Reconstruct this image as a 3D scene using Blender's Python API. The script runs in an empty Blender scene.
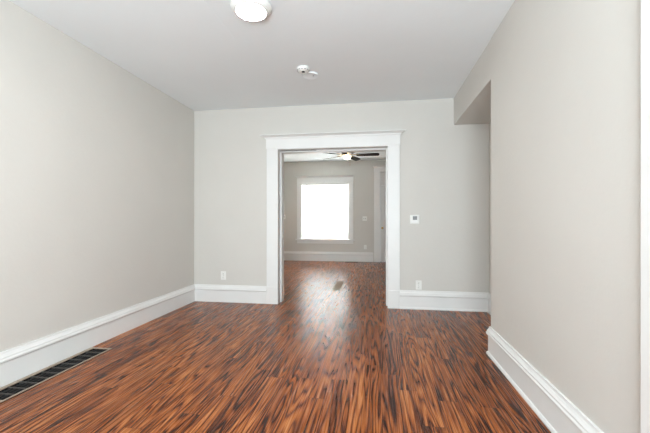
import bpy, bmesh, math, random
from mathutils import Vector, Matrix
random.seed(7)
S = bpy.context.scene
COL = S.collection
R = math.radians

# ------------------------------------------------------------ camera, world, lights, exposure
cam_d = bpy.data.cameras.new('camera')
cam_d.sensor_width = 36.0
cam_d.lens = 350.0 / 650.0 * 36.0
cam_d.shift_y = 3.5 / 650.0
cam_d.clip_start = 0.05
cam = bpy.data.objects.new('camera', cam_d)
cam.location = (0, 0, 1.15)
cam.rotation_euler = (R(90), 0, math.atan(52.0 / 350.0))
COL.objects.link(cam)
S.camera = cam

W = bpy.data.worlds.new('world')
S.world = W
W.use_nodes = True
W.node_tree.nodes['Background'].inputs[0].default_value = (0.80, 0.90, 1.0, 1)
W.node_tree.nodes['Background'].inputs[1].default_value = 1.2


def area(name, loc, rot, sx, sy, power, color=(1, 1, 1)):
    d = bpy.data.lights.new(name, 'AREA')
    d.shape = 'RECTANGLE'
    d.size = sx
    d.size_y = sy
    d.energy = power
    d.color = color
    o = bpy.data.objects.new(name, d)
    o.location = loc
    o.rotation_euler = rot
    COL.objects.link(o)
    return o


# daylight at the windows behind the camera, in the rear wall, and an added fill lamp
area('rear_window_daylight', (-0.20, -1.98, 1.45), (R(98), 0, R(14)), 1.7, 1.8, 56, (0.95, 0.95, 0.98))
area('added_ceiling_fill', (-0.20, -1.97, 1.00), (R(141), 0, R(6)), 1.7, 0.9, 160, (0.74, 0.91, 1.0))  # extra cool lamp aimed upward, added to brighten the ceiling
# daylight outside the far window, behind its blind
area('far_window_daylight', (-1.44, 10.30, 1.45), (R(-90), 0, 0), 1.9, 2.1, 1000, (0.96, 1.0, 0.98))
# daylight at a window in the left wall of the far room
area('side_window_daylight', (-3.42, 7.2, 1.45), (0, R(-105), 0), 1.5, 1.4, 24, (0.98, 1.0, 0.88))

S.view_settings.view_transform = 'Standard'
S.view_settings.look = 'None'
S.view_settings.gamma = 1.0
S.view_settings.use_curve_mapping = False
S.view_settings.exposure = 0.32


# ------------------------------------------------------------ materials
def srgb(r, g, b):
    def f(c):
        c /= 255.0
        return c / 12.92 if c <= 0.04045 else ((c + 0.055) / 1.055) ** 2.4
    return (f(r), f(g), f(b), 1)


def mat(name, col, rough=0.5, metal=0.0, emit=None, strength=0.0, spec=0.5):
    m = bpy.data.materials.new(name)
    m.use_nodes = True
    b = m.node_tree.nodes['Principled BSDF']
    b.inputs['Base Color'].default_value = col
    b.inputs['Roughness'].default_value = rough
    b.inputs['Metallic'].default_value = metal
    b.inputs['Specular IOR Level'].default_value = spec
    if emit:
        b.inputs['Emission Color'].default_value = emit
        b.inputs['Emission Strength'].default_value = strength
    return m


def speckle(m, scale=40, amount=0.04, bump=0.0, bscale=120):
    """soft procedural variation of the paint and an optional fine bump"""
    nt = m.node_tree
    N, L = nt.nodes, nt.links
    b = N['Principled BSDF']
    base = b.inputs['Base Color'].default_value[:]
    g = N.new('ShaderNodeNewGeometry')
    n = N.new('ShaderNodeTexNoise')
    n.inputs['Scale'].default_value = scale
    n.inputs['Detail'].default_value = 4
    L.new(g.outputs['Position'], n.inputs['Vector'])
    r = N.new('ShaderNodeValToRGB')
    lo = [max(0, c * (1 - amount)) for c in base[:3]] + [1]
    hi = [min(1, c * (1 + amount)) for c in base[:3]] + [1]
    r.color_ramp.elements[0].color = lo
    r.color_ramp.elements[1].color = hi
    r.color_ramp.elements[0].position = 0.3
    r.color_ramp.elements[1].position = 0.7
    L.new(n.outputs['Fac'], r.inputs['Fac'])
    L.new(r.outputs['Color'], b.inputs['Base Color'])
    if bump:
        n2 = N.new('ShaderNodeTexNoise')
        n2.inputs['Scale'].default_value = bscale
        n2.inputs['Detail'].default_value = 3
        L.new(g.outputs['Position'], n2.inputs['Vector'])
        bp = N.new('ShaderNodeBump')
        bp.inputs['Strength'].default_value = bump
        bp.inputs['Distance'].default_value = 0.01
        L.new(n2.outputs['Fac'], bp.inputs['Height'])
        L.new(bp.outputs['Normal'], b.inputs['Normal'])
    return m


M = {}
M['wall'] = speckle(mat('greige_wall_paint', srgb(213, 209, 202), 0.55, spec=0.3), 1.6, 0.018, 0.12, 30)
M['ceiling'] = speckle(mat('ceiling_paint', srgb(241, 245, 246), 0.7, spec=0.2), 1.2, 0.015, 0.10, 22)
M['trim'] = speckle(mat('white_trim_paint', srgb(234, 233, 230), 0.42), 6, 0.012)
M['white'] = speckle(mat('white_plastic', srgb(238, 237, 232), 0.35), 10, 0.01)
M['slot'] = speckle(mat('dark_slot', srgb(70, 66, 62), 0.6), 30, 0.05)
M['screen'] = speckle(mat('grey_display', srgb(112, 114, 116), 0.3), 60, 0.08)
M['blade'] = speckle(mat('dark_fan_blade', srgb(34, 28, 26), 0.55), 20, 0.1)
M['bronze'] = speckle(mat('dark_bronze', srgb(58, 46, 38), 0.35, 0.6), 20, 0.1)
M['brass'] = speckle(mat('brass', srgb(196, 160, 96), 0.3, 0.9), 20, 0.05)
M['vent_black'] = speckle(mat('black_vent_metal', srgb(44, 44, 44), 0.45, 0.3), 60, 0.15)
M['vent_rim'] = speckle(mat('tan_vent_frame', srgb(168, 150, 132), 0.4, 0.2), 40, 0.05)
M['vent_pit'] = speckle(mat('vent_duct', srgb(10, 10, 10), 0.9), 20, 0.1)
M['vent_bar'] = speckle(mat('grey_vent_bars', srgb(88, 84, 80), 0.4, 0.4), 60, 0.1)
M['brown_vent'] = speckle(mat('brown_vent_metal', srgb(150, 128, 106), 0.5, 0.2), 60, 0.08)
M['dark_brown'] = speckle(mat('dark_brown_vent_metal', srgb(40, 24, 18), 0.5, 0.2), 60, 0.08)
M['lens'] = mat('ceiling_lamp_diffuser', srgb(255, 250, 240), 0.4, emit=(1, 0.985, 0.96, 1), strength=90)
M['globe'] = mat('fan_lamp_glass', srgb(255, 246, 230), 0.4, emit=(1, 0.88, 0.70, 1), strength=14)

# window glass: real pane
g = bpy.data.materials.new('window_glass')
g.use_nodes = True
gb = g.node_tree.nodes['Principled BSDF']
gb.inputs['Base Color'].default_value = (1, 1, 1, 1)
gb.inputs['Roughness'].default_value = 0.0
gb.inputs['Transmission Weight'].default_value = 1.0
gb.inputs['IOR'].default_value = 1.05
M['glass'] = g

# blind slats: translucent white vinyl
bm_ = bpy.data.materials.new('blind_vinyl')
bm_.use_nodes = True
nt = bm_.node_tree
N, L = nt.nodes, nt.links
N.remove(N['Principled BSDF'])
d1 = N.new('ShaderNodeBsdfDiffuse')
t1 = N.new('ShaderNodeBsdfTranslucent')
mx = N.new('ShaderNodeMixShader')
nz = N.new('ShaderNodeTexNoise')
nz.inputs['Scale'].default_value = 3
cr = N.new('ShaderNodeValToRGB')
cr.color_ramp.elements[0].color = (0.86, 0.87, 0.88, 1)
cr.color_ramp.elements[1].color = (0.93, 0.93, 0.93, 1)
L.new(nz.outputs['Fac'], cr.inputs['Fac'])
L.new(cr.outputs['Color'], d1.inputs['Color'])
L.new(cr.outputs['Color'], t1.inputs['Color'])
mx.inputs[0].default_value = 0.5
L.new(d1.outputs[0], mx.inputs[1])
L.new(t1.outputs[0], mx.inputs[2])
L.new(mx.outputs[0], N['Material Output'].inputs['Surface'])
M['blind'] = bm_


def floor_material():
    m = bpy.data.materials.new('rosewood_laminate_planks')
    m.use_nodes = True
    nt = m.node_tree
    N, L = nt.nodes, nt.links
    b = N['Principled BSDF']

    def val(x):
        return x

    def math_(op, a, bb=None, c=None, clamp=False):
        n = N.new('ShaderNodeMath')
        n.operation = op
        n.use_clamp = clamp
        for i, v in enumerate((a, bb, c)):
            if v is None:
                continue
            if isinstance(v, (int, float)):
                n.inputs[i].default_value = v
            else:
                L.new(v, n.inputs[i])
        return n.outputs[0]

    def comb(x, y, z):
        n = N.new('ShaderNodeCombineXYZ')
        for i, v in enumerate((x, y, z)):
            if isinstance(v, (int, float)):
                n.inputs[i].default_value = v
            else:
                L.new(v, n.inputs[i])
        return n.outputs[0]

    def noise(vec, scale=1.0, detail=3, rough=0.5, dist=0.0):
        n = N.new('ShaderNodeTexNoise')
        n.inputs['Scale'].default_value = scale
        n.inputs['Detail'].default_value = detail
        n.inputs['Roughness'].default_value = rough
        n.inputs['Distortion'].default_value = dist
        L.new(vec, n.inputs['Vector'])
        return n.outputs['Fac']

    def white(vec):
        n = N.new('ShaderNodeTexWhiteNoise')
        n.noise_dimensions = '3D'
        L.new(vec, n.inputs['Vector'])
        return n.outputs['Value']

    def ramp(fac, stops, interp='LINEAR'):
        n = N.new('ShaderNodeValToRGB')
        n.color_ramp.interpolation = interp
        e = n.color_ramp.elements
        while len(e) < len(stops):
            e.new(0.5)
        for i, (p, c) in enumerate(stops):
            e[i].position = p
            e[i].color = c
        L.new(fac, n.inputs['Fac'])
        return n.outputs['Color']

    def mixc(fac, a, bb, mode='MIX'):
        n = N.new('ShaderNodeMix')
        n.data_type = 'RGBA'
        n.blend_type = mode
        if isinstance(fac, (int, float)):
            n.inputs['Factor'].default_value = fac
        else:
            L.new(fac, n.inputs['Factor'])
        for k, v in ((6, a), (7, bb)):
            if isinstance(v, tuple):
                n.inputs[k].default_value = v
            else:
                L.new(v, n.inputs[k])
        return n.outputs[2]

    geo = N.new('ShaderNodeNewGeometry')
    sep = N.new('ShaderNodeSeparateXYZ')
    L.new(geo.outputs['Position'], sep.inputs[0])
    X, Y = sep.outputs[0], sep.outputs[1]
    PW, PL = 0.118, 1.21
    xi = math_('DIVIDE', math_('ADD', X, 10.0), PW)
    row = math_('FLOOR', xi)
    rrow = white(comb(row, 3.7, 1.3))
    yi = math_('ADD', math_('DIVIDE', math_('ADD', Y, 10.0), PL), math_('MULTIPLY', rrow, 7.0))
    colm = math_('FLOOR', yi)
    rnd = white(comb(row, colm, 5.1))
    rnd2 = white(comb(row, colm, 9.4))
    # figure: contour lines of a stretched noise field give the nested arches of flat-sawn boards
    vx = math_('ADD', math_('MULTIPLY', X, 10.0), math_('MULTIPLY', rnd, 37.0))
    vy = math_('ADD', math_('MULTIPLY', Y, 0.62), math_('MULTIPLY', rnd2, 53.0))
    v = comb(vx, vy, math_('MULTIPLY', rnd, 11.0))
    field = noise(v, 1.0, 1.6, 0.4, 0.12)
    rings = math_('SINE', math_('MULTIPLY', field, 84.0))
    rings = math_('POWER', math_('MULTIPLY_ADD', rings, 0.5, 0.5), 0.5)
    v2 = comb(math_('MULTIPLY', X, 150.0), math_('MULTIPLY', Y, 2.4), rnd)
    fibre = noise(v2, 1.0, 3, 0.6)
    v3 = comb(math_('ADD', math_('MULTIPLY', X, 26.0), math_('MULTIPLY', rnd, 19.0)),
              math_('ADD', math_('MULTIPLY', Y, 1.3), math_('MULTIPLY', rnd2, 23.0)), rnd)
    patch = noise(v3, 1.0, 3, 0.55, 0.3)
    tone = math_('ADD', math_('MULTIPLY', rings, 0.38),
                 math_('ADD', math_('MULTIPLY', patch, 0.56), math_('MULTIPLY', fibre, 0.46)))
    tone = math_('ADD', tone, math_('MULTIPLY_ADD', rnd, 0.14, -0.395))
    colr = ramp(tone, [(0.16, srgb(50, 20, 8)), (0.30, srgb(90, 41, 17)), (0.42, srgb(128, 67, 31)),
                       (0.56, srgb(160, 90, 44)), (0.76, srgb(192, 124, 72))])
    # occasional near-black streak following the figure
    mask = ramp(noise(comb(math_('ADD', math_('MULTIPLY', X, 16.0), math_('MULTIPLY', rnd, 71.0)),
                           math_('ADD', math_('MULTIPLY', Y, 2.2), math_('MULTIPLY', rnd2, 31.0)), 2.0), 1.0, 2, 0.5, 0.6),
                [(0.56, (0, 0, 0, 1)), (0.68, (1, 1, 1, 1))])
    dark = math_('MULTIPLY', mask, math_('SUBTRACT', 1.0, math_('MULTIPLY', rings, 0.60)))
    colr = mixc(math_('MULTIPLY', dark, 0.62), colr, srgb(56, 22, 9))
    # seams
    fx = math_('FRACT', xi)
    fy = math_('FRACT', yi)
    ex = math_('MINIMUM', fx, math_('SUBTRACT', 1.0, fx))
    ey = math_('MINIMUM', fy, math_('SUBTRACT', 1.0, fy))
    sx = math_('LESS_THAN', ex, 0.012)
    sy = math_('LESS_THAN', ey, 0.0016)
    seam = math_('MAXIMUM', sx, sy)
    colr = mixc(math_('MULTIPLY', seam, 0.5), colr, srgb(36, 16, 10))
    L.new(colr, b.inputs['Base Color'])
    rough = math_('MULTIPLY_ADD', fibre, 0.10, 0.22)
    L.new(rough, b.inputs['Roughness'])
    b.inputs['Specular IOR Level'].default_value = 0.26
    bp = N.new('ShaderNodeBump')
    bp.inputs['Strength'].default_value = 0.10
    bp.inputs['Distance'].default_value = 0.003
    L.new(math_('ADD', fibre, math_('MULTIPLY', seam, -1.0)), bp.inputs['Height'])
    L.new(bp.outputs['Normal'], b.inputs['Normal'])
    return m


M['floor'] = floor_material()


# ------------------------------------------------------------ mesh helpers
class MB:
    def __init__(self):
        self.bm = bmesh.new()

    def face(self, vs):
        try:
            self.bm.faces.new(vs)
        except ValueError:
            pass

    def box(self, x0, x1, y0, y1, z0, z1, bevel=0.0):
        t = bmesh.new()
        bmesh.ops.create_cube(t, size=1)
        for v in t.verts:
            v.co = Vector(((x0 + x1) / 2 + v.co.x * (x1 - x0), (y0 + y1) / 2 + v.co.y * (y1 - y0), (z0 + z1) / 2 + v.co.z * (z1 - z0)))
        if bevel:
            bmesh.ops.bevel(t, geom=t.edges[:], offset=bevel, segments=2, affect='EDGES', profile=0.5)
        self.add(t)
        return self

    def add(self, t, mtx=None):
        me = bpy.data.meshes.new('tmp')
        if mtx:
            t.transform(mtx)
        t.to_mesh(me)
        t.free()
        self.bm.from_mesh(me)
        bpy.data.meshes.remove(me)

    def prism(self, poly, z0, z1):
        a = [self.bm.verts.new((p[0], p[1], z0)) for p in poly]
        b = [self.bm.verts.new((p[0], p[1], z1)) for p in poly]
        self.face(a[::-1])
        self.face(b)
        n = len(poly)
        for i in range(n):
            self.face([a[i], a[(i + 1) % n], b[(i + 1) % n], b[i]])
        return self

    def sweep(self, prof, pts):
        """prof: closed list (offset to the left of the path, z); pts: xy polyline, mitred"""
        rings = []
        P = [Vector((p[0], p[1])) for p in pts]
        for i, p in enumerate(P):
            d0 = (P[i] - P[i - 1]).normalized() if i else None
            d1 = (P[i + 1] - P[i]).normalized() if i < len(P) - 1 else None
            n0 = Vector((-d0.y, d0.x)) if d0 else None
            n1 = Vector((-d1.y, d1.x)) if d1 else None
            if n0 is None:
                m = n1
            elif n1 is None:
                m = n0
            else:
                m = (n0 + n1) / (1 + n0.dot(n1))
            rings.append([self.bm.verts.new((p.x + m.x * o, p.y + m.y * o, z)) for o, z in prof])
        n = len(prof)
        for a, b in zip(rings, rings[1:]):
            for i in range(n):
                self.face([a[i], a[(i + 1) % n], b[(i + 1) % n], b[i]])
        self.face(rings[0][::-1])
        self.face(rings[-1])
        return self

    def lathe(self, prof, c=(0, 0, 0), seg=32, axis='z'):
        """prof: list of (radius, height)"""
        rings = []
        for r, h in prof:
            ring = []
            if r < 1e-6:
                ring = [self.bm.verts.new(self._ax(0, 0, h, c, axis))]
            else:
                for k in range(seg):
                    a = 2 * math.pi * k / seg
                    ring.append(self.bm.verts.new(self._ax(r * math.cos(a), r * math.sin(a), h, c, axis)))
            rings.append(ring)
        for a, b in zip(rings, rings[1:]):
            for k in range(seg):
                k2 = (k + 1) % seg
                if len(a) == 1 and len(b) == 1:
                    continue
                if len(a) == 1:
                    self.face([a[0], b[k2], b[k]])
                elif len(b) == 1:
                    self.face([a[k], a[k2], b[0]])
                else:
                    self.face([a[k], a[k2], b[k2], b[k]])
        if len(rings[0]) > 1:
            self.face(rings[0][::-1])
        if len(rings[-1]) > 1:
            self.face(rings[-1])
        return self

    @staticmethod
    def _ax(x, y, h, c, axis):
        if axis == 'z':
            return (c[0] + x, c[1] + y, c[2] + h)
        return (c[0] + x, c[1] - h, c[2] + y)      # axis 'y': height runs towards -Y

    def build(self, name, material, parent=None, smooth=False, matrix=None):
        bmesh.ops.recalc_face_normals(self.bm, faces=self.bm.faces[:])
        me = bpy.data.meshes.new(name)
        self.bm.to_mesh(me)
        self.bm.free()
        me.materials.append(M[material] if isinstance(material, str) else material)
        if smooth:
            for p in me.polygons:
                p.use_smooth = True
            me.set_sharp_from_angle(angle=R(40))
        o = bpy.data.objects.new(name, me)
        COL.objects.link(o)
        if parent:
            o.parent = parent
        return o


def tag(o, label=None, cat=None, group=None, kind=None):
    if label:
        o['label'] = label
    if cat:
        o['category'] = cat
    if group:
        o['group'] = group
    if kind:
        o['kind'] = kind
    return o


def empty(name, loc, label, cat, rz=0, group=None):
    o = bpy.data.objects.new(name, None)
    o.empty_display_size = 0.1
    o.location = loc
    o.rotation_euler = (0, 0, rz)
    COL.objects.link(o)
    return tag(o, label, cat, group)


def struct(o, label, cat):
    return tag(o, label, cat, kind='structure')


# ------------------------------------------------------------ room dimensions (metres)
XL, XR, YB, H = -2.57, 0.962, 4.65, 2.70
YB2 = 4.86                      # far face of the dividing wall
YR = -1.90                      # rear wall behind the camera
YF = 9.70                       # far wall of the second room
FXL, FXR = -3.30, 2.00
OL, OR_, OT = -1.35, 0.15, 2.125   # wide opening
NX, NY, NZ = 1.39, 3.165, 2.36    # recess in the right wall
T = 0.12
H2 = 2.79                       # ceiling height of the far room

# floor, with a cut-out for the duct of the long vent
VX0, VX1, VY0, VY1 = -2.512, -2.350, 1.895, 2.79
m = MB()
bx = [FXL - T, VX0, VX1, FXR + T]
by = [YR - T, VY0, VY1, YF + T]
for i in range(3):
    for j in range(3):
        if i == 1 and j == 1:
            continue
        m.box(bx[i], bx[i + 1], by[j], by[j + 1], -0.10, 0.0)
struct(m.build('floor', 'floor'), 'glossy reddish brown wood plank floor running through both rooms', 'floor')

m = MB().box(XL - T, NX + T, YR - T, YB + 0.05, H, H + 0.1)
m.box(FXL - T, FXR + T, YB2, YF + T, H2, H2 + 0.1)
m.box(-1.214, -1.204, YR, 2.85, H - 0.0015, H + 0.01)      # drywall seam
struct(m.build('ceiling', 'ceiling'), 'smooth pale grey white ceiling over both rooms', 'ceiling')

struct(MB().box(XL - T, XL, YR - T, YB, 0, H).build('wall_left', 'wall'), 'long pale greige left wall above the vent', 'wall')

# right wall with near doorway, recess and header
DY0, DY1, DZ = 0.37, 1.250, 2.10
m = MB()
m.box(XR, XR + T, YR - T, DY0, 0, H)
m.box(XR, XR + T, DY0, DY1, DZ, H)
m.prism([(XR, DY1), (XR + T, DY1), (XR + T, NY - T), (NX + T, NY - T), (NX + T, YB), (NX, YB), (NX, NY), (XR, NY)], 0, NZ)
m.prism([(XR, DY1), (XR + T, DY1), (XR + T, NY - T), (NX + T, NY - T), (NX + T, YB), (XR + 0.005, YB), (XR + 0.005, NY), (XR, NY)], NZ, H)
struct(m.build('wall_right', 'wall'), 'pale greige right wall with recess and dropped header', 'wall')

m = MB().box(FXL - T, OL, YB, YB2, 0, H2).box(OR_, FXR + T, YB, YB2, 0, H2).box(OL, OR_, YB, YB2, OT, H2)
struct(m.build('wall_middle', 'wall'), 'pale greige dividing wall with the wide cased opening', 'wall')

WX0, WX1, WZ0, WZ1 = -2.113, -0.772, 0.615, 2.178     # far window opening
DX0, DX1, DT = 0.085, 0.905, 2.465                   # far door opening
m = MB()
m.box(FXL - T, WX0, YF, YF + T, 0, H2).box(WX0, WX1, YF, YF + T, 0, WZ0).box(WX0, WX1, YF, YF + T, WZ1, H2)
m.box(WX1, DX0, YF, YF + T, 0, H2).box(DX0, DX1, YF, YF + T, DT, H2).box(DX1, FXR + T, YF, YF + T, 0, H2)
struct(m.build('wall_far', 'wall'), 'shaded greige far wall around the white window', 'wall')

m = MB()                                              # left wall of far room with its window opening
m.box(FXL - T, FXL, YB2, 6.4, 0, H2).box(FXL - T, FXL, 8.0, YF, 0, H2)
m.box(FXL - T, FXL, 6.4, 8.0, 0, 0.7).box(FXL - T, FXL, 6.4, 8.0, 2.2, H2)
struct(m.build('wall_far_left', 'wall'), 'greige left wall of the far room', 'wall')
struct(MB().box(FXR, FXR + T, YB2, YF, 0, H2).build('wall_far_right', 'wall'), 'greige right wall of the far room', 'wall')
m = MB()                                              # rear wall, with a broad window behind the camera
m.box(XL - T, -1.2, YR - T, YR, 0, H).box(0.7, NX, YR - T, YR, 0, H)
m.box(-1.2, 0.7, YR - T, YR, 0, 0.55).box(-1.2, 0.7, YR - T, YR, 2.5, H)
struct(m.build('wall_rear', 'wall'), 'greige wall behind the camera', 'wall')

# ------------------------------------------------------------ baseboards
BP = [(0.0, 0.0), (0.030, 0.0), (0.030, 0.010), (0.024, 0.022), (0.018, 0.026), (0.018, 0.160), (0.021, 0.163),
      (0.030, 0.170), (0.032, 0.182), (0.026, 0.193), (0.026, 0.202), (0.020, 0.212), (0.014, 0.224), (0.012, 0.238), (0.0, 0.238)]


BQ = [(0.0, 0.0), (0.018, 0.0)] + BP[5:]


def baseboard(name, pts, label, prof=None):
    o = MB().sweep(prof or BQ, pts).build(name, 'trim')
    return struct(o, label, 'baseboard')


# offset is to the left of the travel direction
baseboard('baseboard_left', [(-1.50, YB), (XL, YB), (XL, YR)], 'tall white moulded baseboard along the left wall')
baseboard('baseboard_right', [(XR, DY1 + 0.165), (XR, NY), (NX, NY), (NX, YB), (0.291, YB)][::1], 'tall white moulded baseboard along the right wall and recess', BP)
baseboard('baseboard_far', [(-0.10, YF), (FXL, YF), (FXL, YB2), (-1.52, YB2)], 'tall white baseboard below the far window', [(o, z * 1.1) for o, z in BQ])
baseboard('baseboard_far_right', [(0.31, YB2), (FXR, YB2), (FXR, YF), (1.06, YF)], 'white baseboard right of the far door')

# ------------------------------------------------------------ wide cased opening
CW = 0.148
CF = 0.022


def cap_sweep(mb, x0, x1, yface, zb, zt, out, flare=0.055, top=0.035, side=-1):
    """frieze board with a flared crown; side -1 = faces -Y"""
    s = side
    mb.box(x0, x1, min(yface, yface + s * out), max(yface, yface + s * out), zb, zt - top)
    prof = [(0, zt - top), (out + 0.003, zt - top), (out + 0.010, zt - top + 0.006), (out + 0.016, zt - top * 0.55),
            (out + flare * 0.6, zt - top * 0.25), (out + flare * 0.75, zt - 0.008), (out + flare * 0.75, zt), (0, zt)]
    # path wraps the two short ends: returns
    if s < 0:
        path = [(x0 - 0.0, yface), (x0 - 0.0, yface - 0.0001)]
    rings = []
    for sx, sign in ((x0, -1), (x1, 1)):
        rings.append([mb.bm.verts.new((sx + sign * max(0, o - out), yface + s * o, z)) for o, z in prof])
    n = len(prof)
    for i in range(n):
        mb.face([rings[0][i], rings[0][(i + 1) % n], rings[1][(i + 1) % n], rings[1][i]])
    mb.face(rings[0][::-1])
    mb.face(rings[1])


root = struct(empty('trim_1', (0, 0, 0), None, None), 'wide white door casing with crown cap around the opening', 'door casing')
for nm, (a, b_) in (('side_casing', (OL - CW, OL + 0.004)), ('side_casing', (OR_ - 0.004, OR_ + CW - 0.006))):
    m = MB().box(a, b_, YB - CF, YB, 0.0, OT - 0.002, 0.003)
    m.box(a + 0.002, b_ - 0.002, YB - CF - 0.004, YB - CF + 0.001, 0.0, 0.205, 0.002)
    m.box(a, b_, YB - CF - 0.008, YB - CF + 0.001, 0.205, 0.236, 0.003)
    m.build(nm, 'trim', root)
m = MB()
cap_sweep(m, OL - CW - 0.006, OR_ + CW, YB, OT - 0.002, 2.303, 0.027, 0.090, 0.050)
m.build('head_casing', 'trim', root)
for a, b_ in ((OL - CW, OL + 0.004), (OR_ - 0.004, OR_ + CW)):
    MB().box(a, b_, YB2, YB2 + CF, 0.0, OT - 0.002, 0.003).build('side_casing', 'trim', root)
m = MB()
cap_sweep(m, OL - CW, OR_ + CW, YB2, OT - 0.002, 2.303, 0.025, 0.06, 0.045, side=1)
m.build('head_casing', 'trim', root)
# jambs: front lining, pocket-door slot, deeper back lining
for sgn, x in ((1, OL), (-1, OR_)):
    m = MB()
    lo, hi = sorted((x, x + sgn * 0.012))
    m.box(lo, hi, YB - CF, YB + 0.099, 0.0, OT - 0.012, 0.002)
    lo, hi = sorted((x, x + sgn * 0.030))
    m.box(lo, hi, YB + 0.105, YB2 + CF, 0.0, OT - 0.030, 0.003)
    m.build('jamb', 'trim', root)
m = MB().box(OL, OR_, YB - CF, YB + 0.075, OT - 0.012, OT, 0.002)
m.build('head_jamb', 'trim', root)
m = MB().box(OL, OR_, YB + 0.125, YB2 + CF, OT - 0.030, OT, 0.003)
m.build('head_jamb', 'trim', root)
MB().box(OL, OL + 0.52, YB + 0.080, YB + 0.120, OT - 0.010, OT - 0.001).build('dark_head_strip', 'slot', root)['label'] = 'dark strip at the left of the opening head'  # dark strip along the left part of the gap between head linings

# near doorway on the right wall: casing strip at the picture's right edge
root = struct(empty('trim_2', (0, 0, 0), None, None), 'bright white door casing at the right edge of the picture', 'door casing')
for a, b_ in ((DY1, DY1 + 0.165), (DY0 - 0.165, DY0)):
    MB().box(XR - 0.024, XR, a, b_, 0, DZ, 0.004).build('side_casing', 'trim', root)
MB().box(XR - 0.028, XR, DY0 - 0.17, DY1 + 0.17, DZ, DZ + 0.17, 0.004).build('head_casing', 'trim', root)
d = struct(MB().box(XR + 0.04, XR + 0.08, DY0 + 0.003, DY1 - 0.003, 0.005, DZ - 0.003).build('door_2', 'trim'), 'white door in the right wall beside the camera', 'door')

# ------------------------------------------------------------ far window
win = struct(empty('window_1', ((WX0 + WX1) / 2, YF, 0), None, None), 'bright white double-hung window in the far wall', 'window')


def wbuild(mb, name, material, parent=win, off=None):
    o = mb.build(name, material, parent)
    o.matrix_parent_inverse = Matrix.Translation(-parent.location) if off is None else off
    return o


for a, b_ in ((WX0 - 0.125, WX0), (WX1, WX1 + 0.125)):
    wbuild(MB().box(a, b_, YF - 0.022, YF, WZ0, WZ1, 0.003), 'side_casing', 'trim')
m = MB()
cap_sweep(m, WX0 - 0.128, WX1 + 0.128, YF, WZ1, 2.385, 0.026, 0.05, 0.05)
wbuild(m, 'head_casing', 'trim')
wbuild(MB().box(WX0 - 0.165, WX1 + 0.165, YF - 0.065, YF + 0.02, WZ0 - 0.035, WZ0 - 0.001, 0.005), 'window_sill', 'trim')
wbuild(MB().box(WX0 - 0.125, WX1 + 0.125, YF - 0.018, YF, WZ0 - 0.125, WZ0 - 0.036, 0.003), 'apron', 'trim')
# sashes
ZM = 1.44
for z0, z1, y in ((ZM - 0.02, WZ1 - 0.002, YF + 0.085), (WZ0 + 0.002, ZM + 0.02, YF + 0.060)):
    m = MB()
    m.box(WX0 + 0.002, WX0 + 0.055, y, y + 0.024, z0, z1).box(WX1 - 0.055, WX1 - 0.002, y, y + 0.024, z0, z1)
    m.box(WX0 + 0.055, WX1 - 0.055, y, y + 0.024, z0, z0 + 0.045).box(WX0 + 0.055, WX1 - 0.055, y, y + 0.024, z1 - 0.045, z1)
    s = wbuild(m, 'sash', 'trim')
    p = MB().box(WX0 + 0.056, WX1 - 0.056, y + 0.010, y + 0.013, z0 + 0.046, z1 - 0.046).build('pane', 'glass', s)

# the blind inside the window
bl = empty('window_blind', (-1.42, YF + 0.035, WZ1), 'closed white slatted blind filling the far window', 'blind')
bx0, bx1 = WX0 + 0.040 + 1.42, WX1 - 0.040 + 1.42
MB().box(bx0, bx1, -0.018, 0.018, -0.045, -0.002, 0.003).build('headrail', 'white', bl)
m = MB()
z = -0.055
while z > -(WZ1 - WZ0) + 0.03:
    t = bmesh.new()
    bmesh.ops.create_cube(t, size=1)
    t.transform(Matrix.Diagonal((bx1 - bx0, 0.026, 0.0010, 1)))
    m.add(t, Matrix.Translation(((bx0 + bx1) / 2, 0, z)) @ Matrix.Rotation(R(-70), 4, 'X'))
    z -= 0.0215
s = m.build('slats', 'blind', bl)
MB().box(bx0, bx1, -0.012, 0.012, -(WZ1 - WZ0) + 0.004, -(WZ1 - WZ0) + 0.022, 0.003).build('bottom_rail', 'white', bl)
MB().lathe([(0.006, 0), (0.006, 0.70), (0.009, 0.71), (0.009, 0.73)], (bx0 + 0.115, -0.026, -0.76), 10).build('tilt_wand', 'screen', bl)

# ------------------------------------------------------------ far door with transom
dr = struct(empty('door_1', (0, 0, 0), None, None), 'off white panelled door under a solid transom in the far wall', 'door')
ys = YF + 0.030
ZT0 = 2.092


def panel_leaf(mb, x0, x1, z0, z1, y, panels, thick=0.04):
    """leaf with recessed panels: frame boxes around each panel, thin sheet behind"""
    mb.box(x0, x1, y + 0.012, y + thick, z0, z1)
    zs = sorted(set([z0, z1] + [p for q in panels for p in q[2:]]))
    xs = sorted(set([x0, x1] + [p for q in panels for p in q[:2]]))
    for i in range(len(xs) - 1):
        for j in range(len(zs) - 1):
            cx, cz = (xs[i] + xs[i + 1]) / 2, (zs[j] + zs[j + 1]) / 2
            if any(q[0] < cx < q[1] and q[2] < cz < q[3] for q in panels):
                continue
            mb.box(xs[i], xs[i + 1], y, y + 0.0125, zs[j], zs[j + 1])
    for q in panels:
        mb.box(q[0] + 0.02, q[1] - 0.02, y + 0.005, y + 0.0125, q[2] + 0.02, q[3] - 0.02, 0.003)


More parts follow.
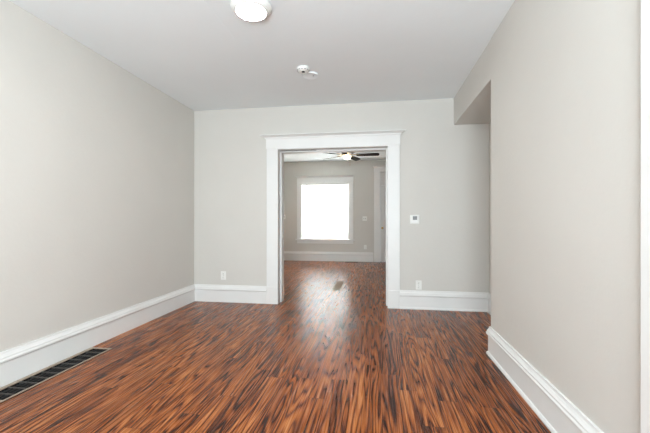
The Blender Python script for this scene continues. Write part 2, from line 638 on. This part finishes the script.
m = MB()
m.box(DX0 - 0.165, DX0, YF - 0.022, YF, 0, DT, 0.003).box(DX1, DX1 + 0.165, YF - 0.022, YF, 0, DT, 0.003)
m.build('side_casing', 'trim', dr)
m = MB()
cap_sweep(m, DX0 - 0.170, DX1 + 0.170, YF, DT, 2.632, 0.026, 0.05, 0.05)
m.build('head_casing', 'trim', dr)
MB().box(DX0, DX1, YF, YF + 0.06, ZT0, ZT0 + 0.04, 0.003).build('transom_bar', 'trim', dr)
m = MB()
panel_leaf(m, DX0 + 0.003, DX1 - 0.003, ZT0 + 0.043, DT - 0.003, ys, [(DX0 + 0.07, DX1 - 0.07, ZT0 + 0.09, DT - 0.06)])
m.build('transom', 'trim', dr)
m = MB()
panel_leaf(m, DX0 + 0.004, DX1 - 0.004, 0.01, ZT0 - 0.004, ys, [
    (DX0 + 0.115, DX0 + 0.345, 1.10, ZT0 - 0.10), (DX0 + 0.455, DX1 - 0.115, 1.10, ZT0 - 0.10),
    (DX0 + 0.115, DX0 + 0.345, 0.22, 0.84), (DX0 + 0.455, DX1 - 0.115, 0.22, 0.84)])
leaf = m.build('door_leaf', 'trim', dr)
MB().lathe([(0.028, 0), (0.028, 0.004), (0.011, 0.008), (0.010, 0.030), (0.024, 0.038), (0.029, 0.050), (0.024, 0.062), (0, 0.066)],
           (DX0 + 0.060, ys - 0.001, 0.93), 20, 'y').build('door_knob', 'brass', leaf, True)

# ------------------------------------------------------------ flush ceiling lamp
cl = empty('ceiling_lamp', (-0.904, 2.435, H), 'round flush white ceiling lamp glowing at the top of the near room', 'ceiling lamp')
MB().lathe([(0.146, -0.001), (0.148, -0.008), (0.143, -0.018), (0.126, -0.034), (0.114, -0.042), (0.108, -0.042), (0.108, -0.034), (0.0, -0.034)][::1],
           (0, 0, 0), 56).build('lamp_ring', 'white', cl, True)
MB().lathe([(0.107, -0.035), (0.107, -0.043), (0.085, -0.047), (0.05, -0.050), (0.0, -0.051)], (0, 0, 0), 56).build('diffuser', 'lens', cl, True)
# ------------------------------------------------------------ smoke detector and cover plate
sd = empty('smoke_detector', (-0.745, 3.50, H), 'small white smoke detector with a dark hole on the near ceiling', 'smoke detector')
MB().lathe([(0.066, -0.001), (0.068, -0.010), (0.062, -0.024), (0.050, -0.036), (0.030, -0.041), (0, -0.042)], (0, 0, 0), 40).build('housing', 'white', sd, True)
MB().lathe([(0.016, -0.0405), (0.017, -0.047), (0, -0.048)], (0.004, -0.014, 0), 16).build('sensor_port', 'slot', sd, True)
m = MB()
for k in range(10):
    a = 2 * math.pi * k / 10
    m.box(-0.004, 0.004, -0.002, 0.002, -0.001, 0.001)
m.bm.clear()
for k in range(12):
    a = 2 * math.pi * k / 12
    t = bmesh.new()
    bmesh.ops.create_cube(t, size=1)
    t.transform(Matrix.Diagonal((0.004, 0.016, 0.006, 1)))
    m.add(t, Matrix.Rotation(a, 4, 'Z') @ Matrix.Translation((0.0595, 0, -0.0265)))
m.build('vent_slots', 'screen', sd)
cp = empty('cover_plate', (-0.700, 3.665, H), 'thin round ceiling plate right beside the smoke detector', 'cover plate')
MB().lathe([(0.082, -0.001), (0.084, -0.014), (0.078, -0.020), (0.068, -0.015), (0, -0.015)], (0, 0, 0), 48).build('disc', 'ceiling', cp, True)
MB().lathe([(0.006, -0.0152), (0.006, -0.018), (0, -0.019)], (0.030, 0, 0), 10).build('screw', 'screen', cp, True)

# ------------------------------------------------------------ ceiling fan in the far room
fn = empty('ceiling_fan', (-0.615, 7.25, 2.745), 'dark bladed ceiling fan with a lit bowl lamp in the far room', 'ceiling fan')
MB().lathe([(0.075, 0.044), (0.075, -0.015), (0.055, -0.045), (0.018, -0.055), (0.018, -0.10)], (0, 0, 0), 28).build('canopy', 'bronze', fn, True)
MB().lathe([(0.03, -0.095), (0.095, -0.105), (0.112, -0.13), (0.112, -0.205), (0.098, -0.225), (0.05, -0.24)], (0, 0, 0), 32).build('motor_housing', 'bronze', fn, True)
MB().lathe([(0.05, -0.238), (0.072, -0.245), (0.078, -0.262), (0.066, -0.262)], (0, 0, 0), 28).build('light_collar', 'brass', fn, True)
MB().lathe([(0.074, -0.258), (0.079, -0.27), (0.074, -0.292), (0.060, -0.318), (0.030, -0.332), (0, -0.336)], (0, 0, 0), 32).build('bowl_lamp_shade', 'globe', fn, True)
for k in range(5):
    ang = R(0 + 72 * k)
    # bracket
    t = MB()
    t.box(0.09, 0.20, -0.018, 0.018, -0.246, -0.238, 0.002)
    t.box(0.18, 0.25, -0.040, 0.040, -0.246, -0.240, 0.002)
    br = t.build('blade_bracket', 'brass', fn)
    br.rotation_euler = (0, 0, ang)
    # blade outline, slightly wider at the tip with rounded corners
    pts = [(0.0, -0.050), (0.10, -0.058), (0.36, -0.068), (0.43, -0.066), (0.458, -0.050), (0.468, -0.02),
           (0.468, 0.02), (0.458, 0.050), (0.43, 0.066), (0.36, 0.068), (0.10, 0.058), (0.0, 0.050)]
    t = MB()
    t.prism(pts, -0.003, 0.003)
    t.bm.transform(Matrix.Translation((0.195, 0, -0.250)) @ Matrix.Rotation(R(-15), 4, 'X'))
    bd = t.build('fan_blade', 'blade', fn)
    bd.rotation_euler = (0, 0, ang)
m = MB().lathe([(0.0018, 0), (0.0018, 0.19)], (0.065, -0.03, -0.46), 6)
m.lathe([(0, -0.012), (0.006, -0.006), (0.006, 0.004), (0, 0.010)], (0.065, -0.03, -0.46), 10)
m.build('pull_chain', 'brass', fn)


# ------------------------------------------------------------ wall plates
def plate(root, w, h, t=0.006):
    return MB().box(-w / 2, w / 2, -t, 0, -h / 2, h / 2, 0.002).build('plate', 'white', root)


def outlet(x, y, z, label, rz=0):
    r = empty('wall_outlet', (x, y, z), label, 'outlet', rz, None)
    plate(r, 0.075, 0.118)
    for dz in (-0.026, 0.026):
        m = MB().lathe([(0.0165, 0.0), (0.0165, 0.0085), (0.015, 0.0095), (0, 0.0095)], (0, 0, dz), 24, 'y')
        s = m.build('socket', 'white', r, True)
        m = MB()
        m.box(-0.0075, -0.0050, -0.0103, -0.0090, dz - 0.002, dz + 0.008).box(0.0050, 0.0075, -0.0103, -0.0090, dz - 0.001, dz + 0.007)
        m.box(-0.0025, 0.0025, -0.0103, -0.0090, dz - 0.011, dz - 0.006)
        m.build('socket_slots', 'slot', s)
    MB().lathe([(0.003, 0.006), (0.003, 0.0075), (0, 0.0078)], (0, 0, 0), 10, 'y').build('screw', 'screen', r)
    return r


outlet(-2.131, YB - 0.0005, 0.372, 'white outlet on the dividing wall left of the wide opening')
outlet(0.532, YB - 0.0005, 0.310, 'white outlet below the thermostat, just above the baseboard')
outlet(-0.320, YF - 0.0005, 0.405, 'small white outlet on the far wall, below the light switch')


def light_switch(x, y, z, gangs, label):
    r = empty('light_switch', (x, y, z), label, 'light switch')
    w = 0.075 if gangs == 1 else 0.122
    plate(r, w, 0.122)
    for g_ in range(gangs):
        cx = 0 if gangs == 1 else (-0.023 + 0.046 * g_)
        t = MB()
        t.box(cx - 0.005, cx + 0.005, -0.020, -0.005, -0.004, 0.012, 0.0015)
        t.build('toggle', 'white', r)
        MB().box(cx - 0.008, cx + 0.008, -0.0068, -0.0058, -0.016, 0.016).build('toggle_surround', 'screen', r)
    return r


light_switch(-0.334, YF - 0.0005, 1.190, 2, 'white double light switch between the far window and far door')
light_switch(-2.612, YF - 0.0005, 1.240, 1, 'white switch plate on the far wall, left of the window')

# thermostat
th = empty('thermostat', (0.482, YB - 0.0005, 1.157), 'square white thermostat with grey display right of the wide opening', 'thermostat')
MB().box(-0.058, 0.058, -0.008, 0, -0.060, 0.060, 0.003).build('back_plate', 'white', th)
MB().box(-0.051, 0.051, -0.026, -0.008, -0.050, 0.055, 0.005).build('body', 'white', th)
MB().box(-0.026, 0.028, -0.0275, -0.0255, -0.006, 0.042, 0.0008).build('display', 'screen', th)
for k in range(3):
    MB().box(-0.026 + k * 0.020, -0.012 + k * 0.020, -0.0285, -0.0255, -0.034, -0.024, 0.001).build('button', 'white', th)

# ------------------------------------------------------------ floor vents
fv = empty('floor_vent', (-2.431, 2.3425, 0), 'long black floor vent with tan frame beside the left wall baseboard', 'floor vent')
hx, hy = (VX1 - VX0) / 2, (VY1 - VY0) / 2
m = MB()
fr = 0.016
m.box(-hx - fr - 0.012, -hx + 0.004, -hy - fr, hy + fr, 0.0005, 0.007, 0.002)
m.box(hx - 0.002, hx + fr - 0.004, -hy - fr, hy + fr, 0.0005, 0.007, 0.002)
m.box(-hx, hx, -hy - fr, -hy + 0.004, 0.0005, 0.007, 0.002).box(-hx, hx, hy - 0.004, hy + fr, 0.0005, 0.007, 0.002)
m.build('frame', 'vent_rim', fv)
m = MB()                                            # duct box below the floor
m.box(-hx + 0.001, hx - 0.001, -hy + 0.001, hy - 0.001, -0.098, -0.090)
m.box(-hx + 0.001, -hx + 0.003, -hy + 0.001, hy - 0.001, -0.09, -0.001).box(hx - 0.003, hx - 0.001, -hy + 0.001, hy - 0.001, -0.09, -0.001)
m.box(-hx + 0.003, hx - 0.003, -hy + 0.001, -hy + 0.003, -0.09, -0.001).box(-hx + 0.003, hx - 0.003, hy - 0.003, hy - 0.001, -0.09, -0.001)
m.build('duct', 'vent_pit', fv)
m = MB()
n = 11
for k in range(1, n):
    y = -hy + 2 * hy * k / n
    m.box(-hx + 0.004, hx - 0.002, y - 0.0035, y + 0.0035, -0.004, 0.0045)
m.build('cross_bars', 'vent_bar', fv)
m = MB()
for x in (-0.036, 0.0, 0.036):
    m.box(x - 0.002, x + 0.002, -hy + 0.004, hy - 0.004, -0.012, 0.001)
k = -hy + 0.012
while k < hy - 0.01:                                # angled louvres
    t = bmesh.new()
    bmesh.ops.create_cube(t, size=1)
    t.transform(Matrix.Diagonal((2 * hx - 0.01, 0.014, 0.0012, 1)))
    m.add(t, Matrix.Translation((0, k, -0.012)) @ Matrix.Rotation(R(50), 4, 'X'))
    k += 0.0205
m.build('louvres', 'vent_black', fv)


def grille(x, y, w, l, label, mat1, mat2):
    r = empty('floor_vent', (x, y, 0), label, 'floor vent')
    MB().box(-w / 2, w / 2, -l / 2, l / 2, 0.0005, 0.0025).build('base', mat2, r)
    m = MB()
    e = 0.018
    m.box(-w / 2, w / 2, -l / 2, -l / 2 + e, 0.0025, 0.007, 0.0015).box(-w / 2, w / 2, l / 2 - e, l / 2, 0.0025, 0.007, 0.0015)
    m.box(-w / 2, -w / 2 + e, -l / 2 + e, l / 2 - e, 0.0025, 0.007).box(w / 2 - e, w / 2, -l / 2 + e, l / 2 - e, 0.0025, 0.007)
    m.build('frame', mat1, r)
    m = MB()
    if w > l:
        k = -w / 2 + e + 0.01
        while k < w / 2 - e:
            m.box(k - 0.003, k + 0.003, -l / 2 + e, l / 2 - e, 0.0025, 0.006)
            k += 0.016
    else:
        k = -l / 2 + e + 0.012
        while k < l / 2 - e:
            m.box(-w / 2 + e, w / 2 - e, k - 0.005, k + 0.005, 0.0025, 0.006)
            k += 0.024
    m.build('louvres', mat1, r)


grille(-0.685, 9.55, 0.34, 0.12, 'dark floor vent against the far baseboard below the window', 'dark_brown', 'vent_pit')
grille(-0.665, 6.10, 0.16, 0.82, 'narrow brown floor vent in the glare of the far room floor', 'brown_vent', 'bronze')
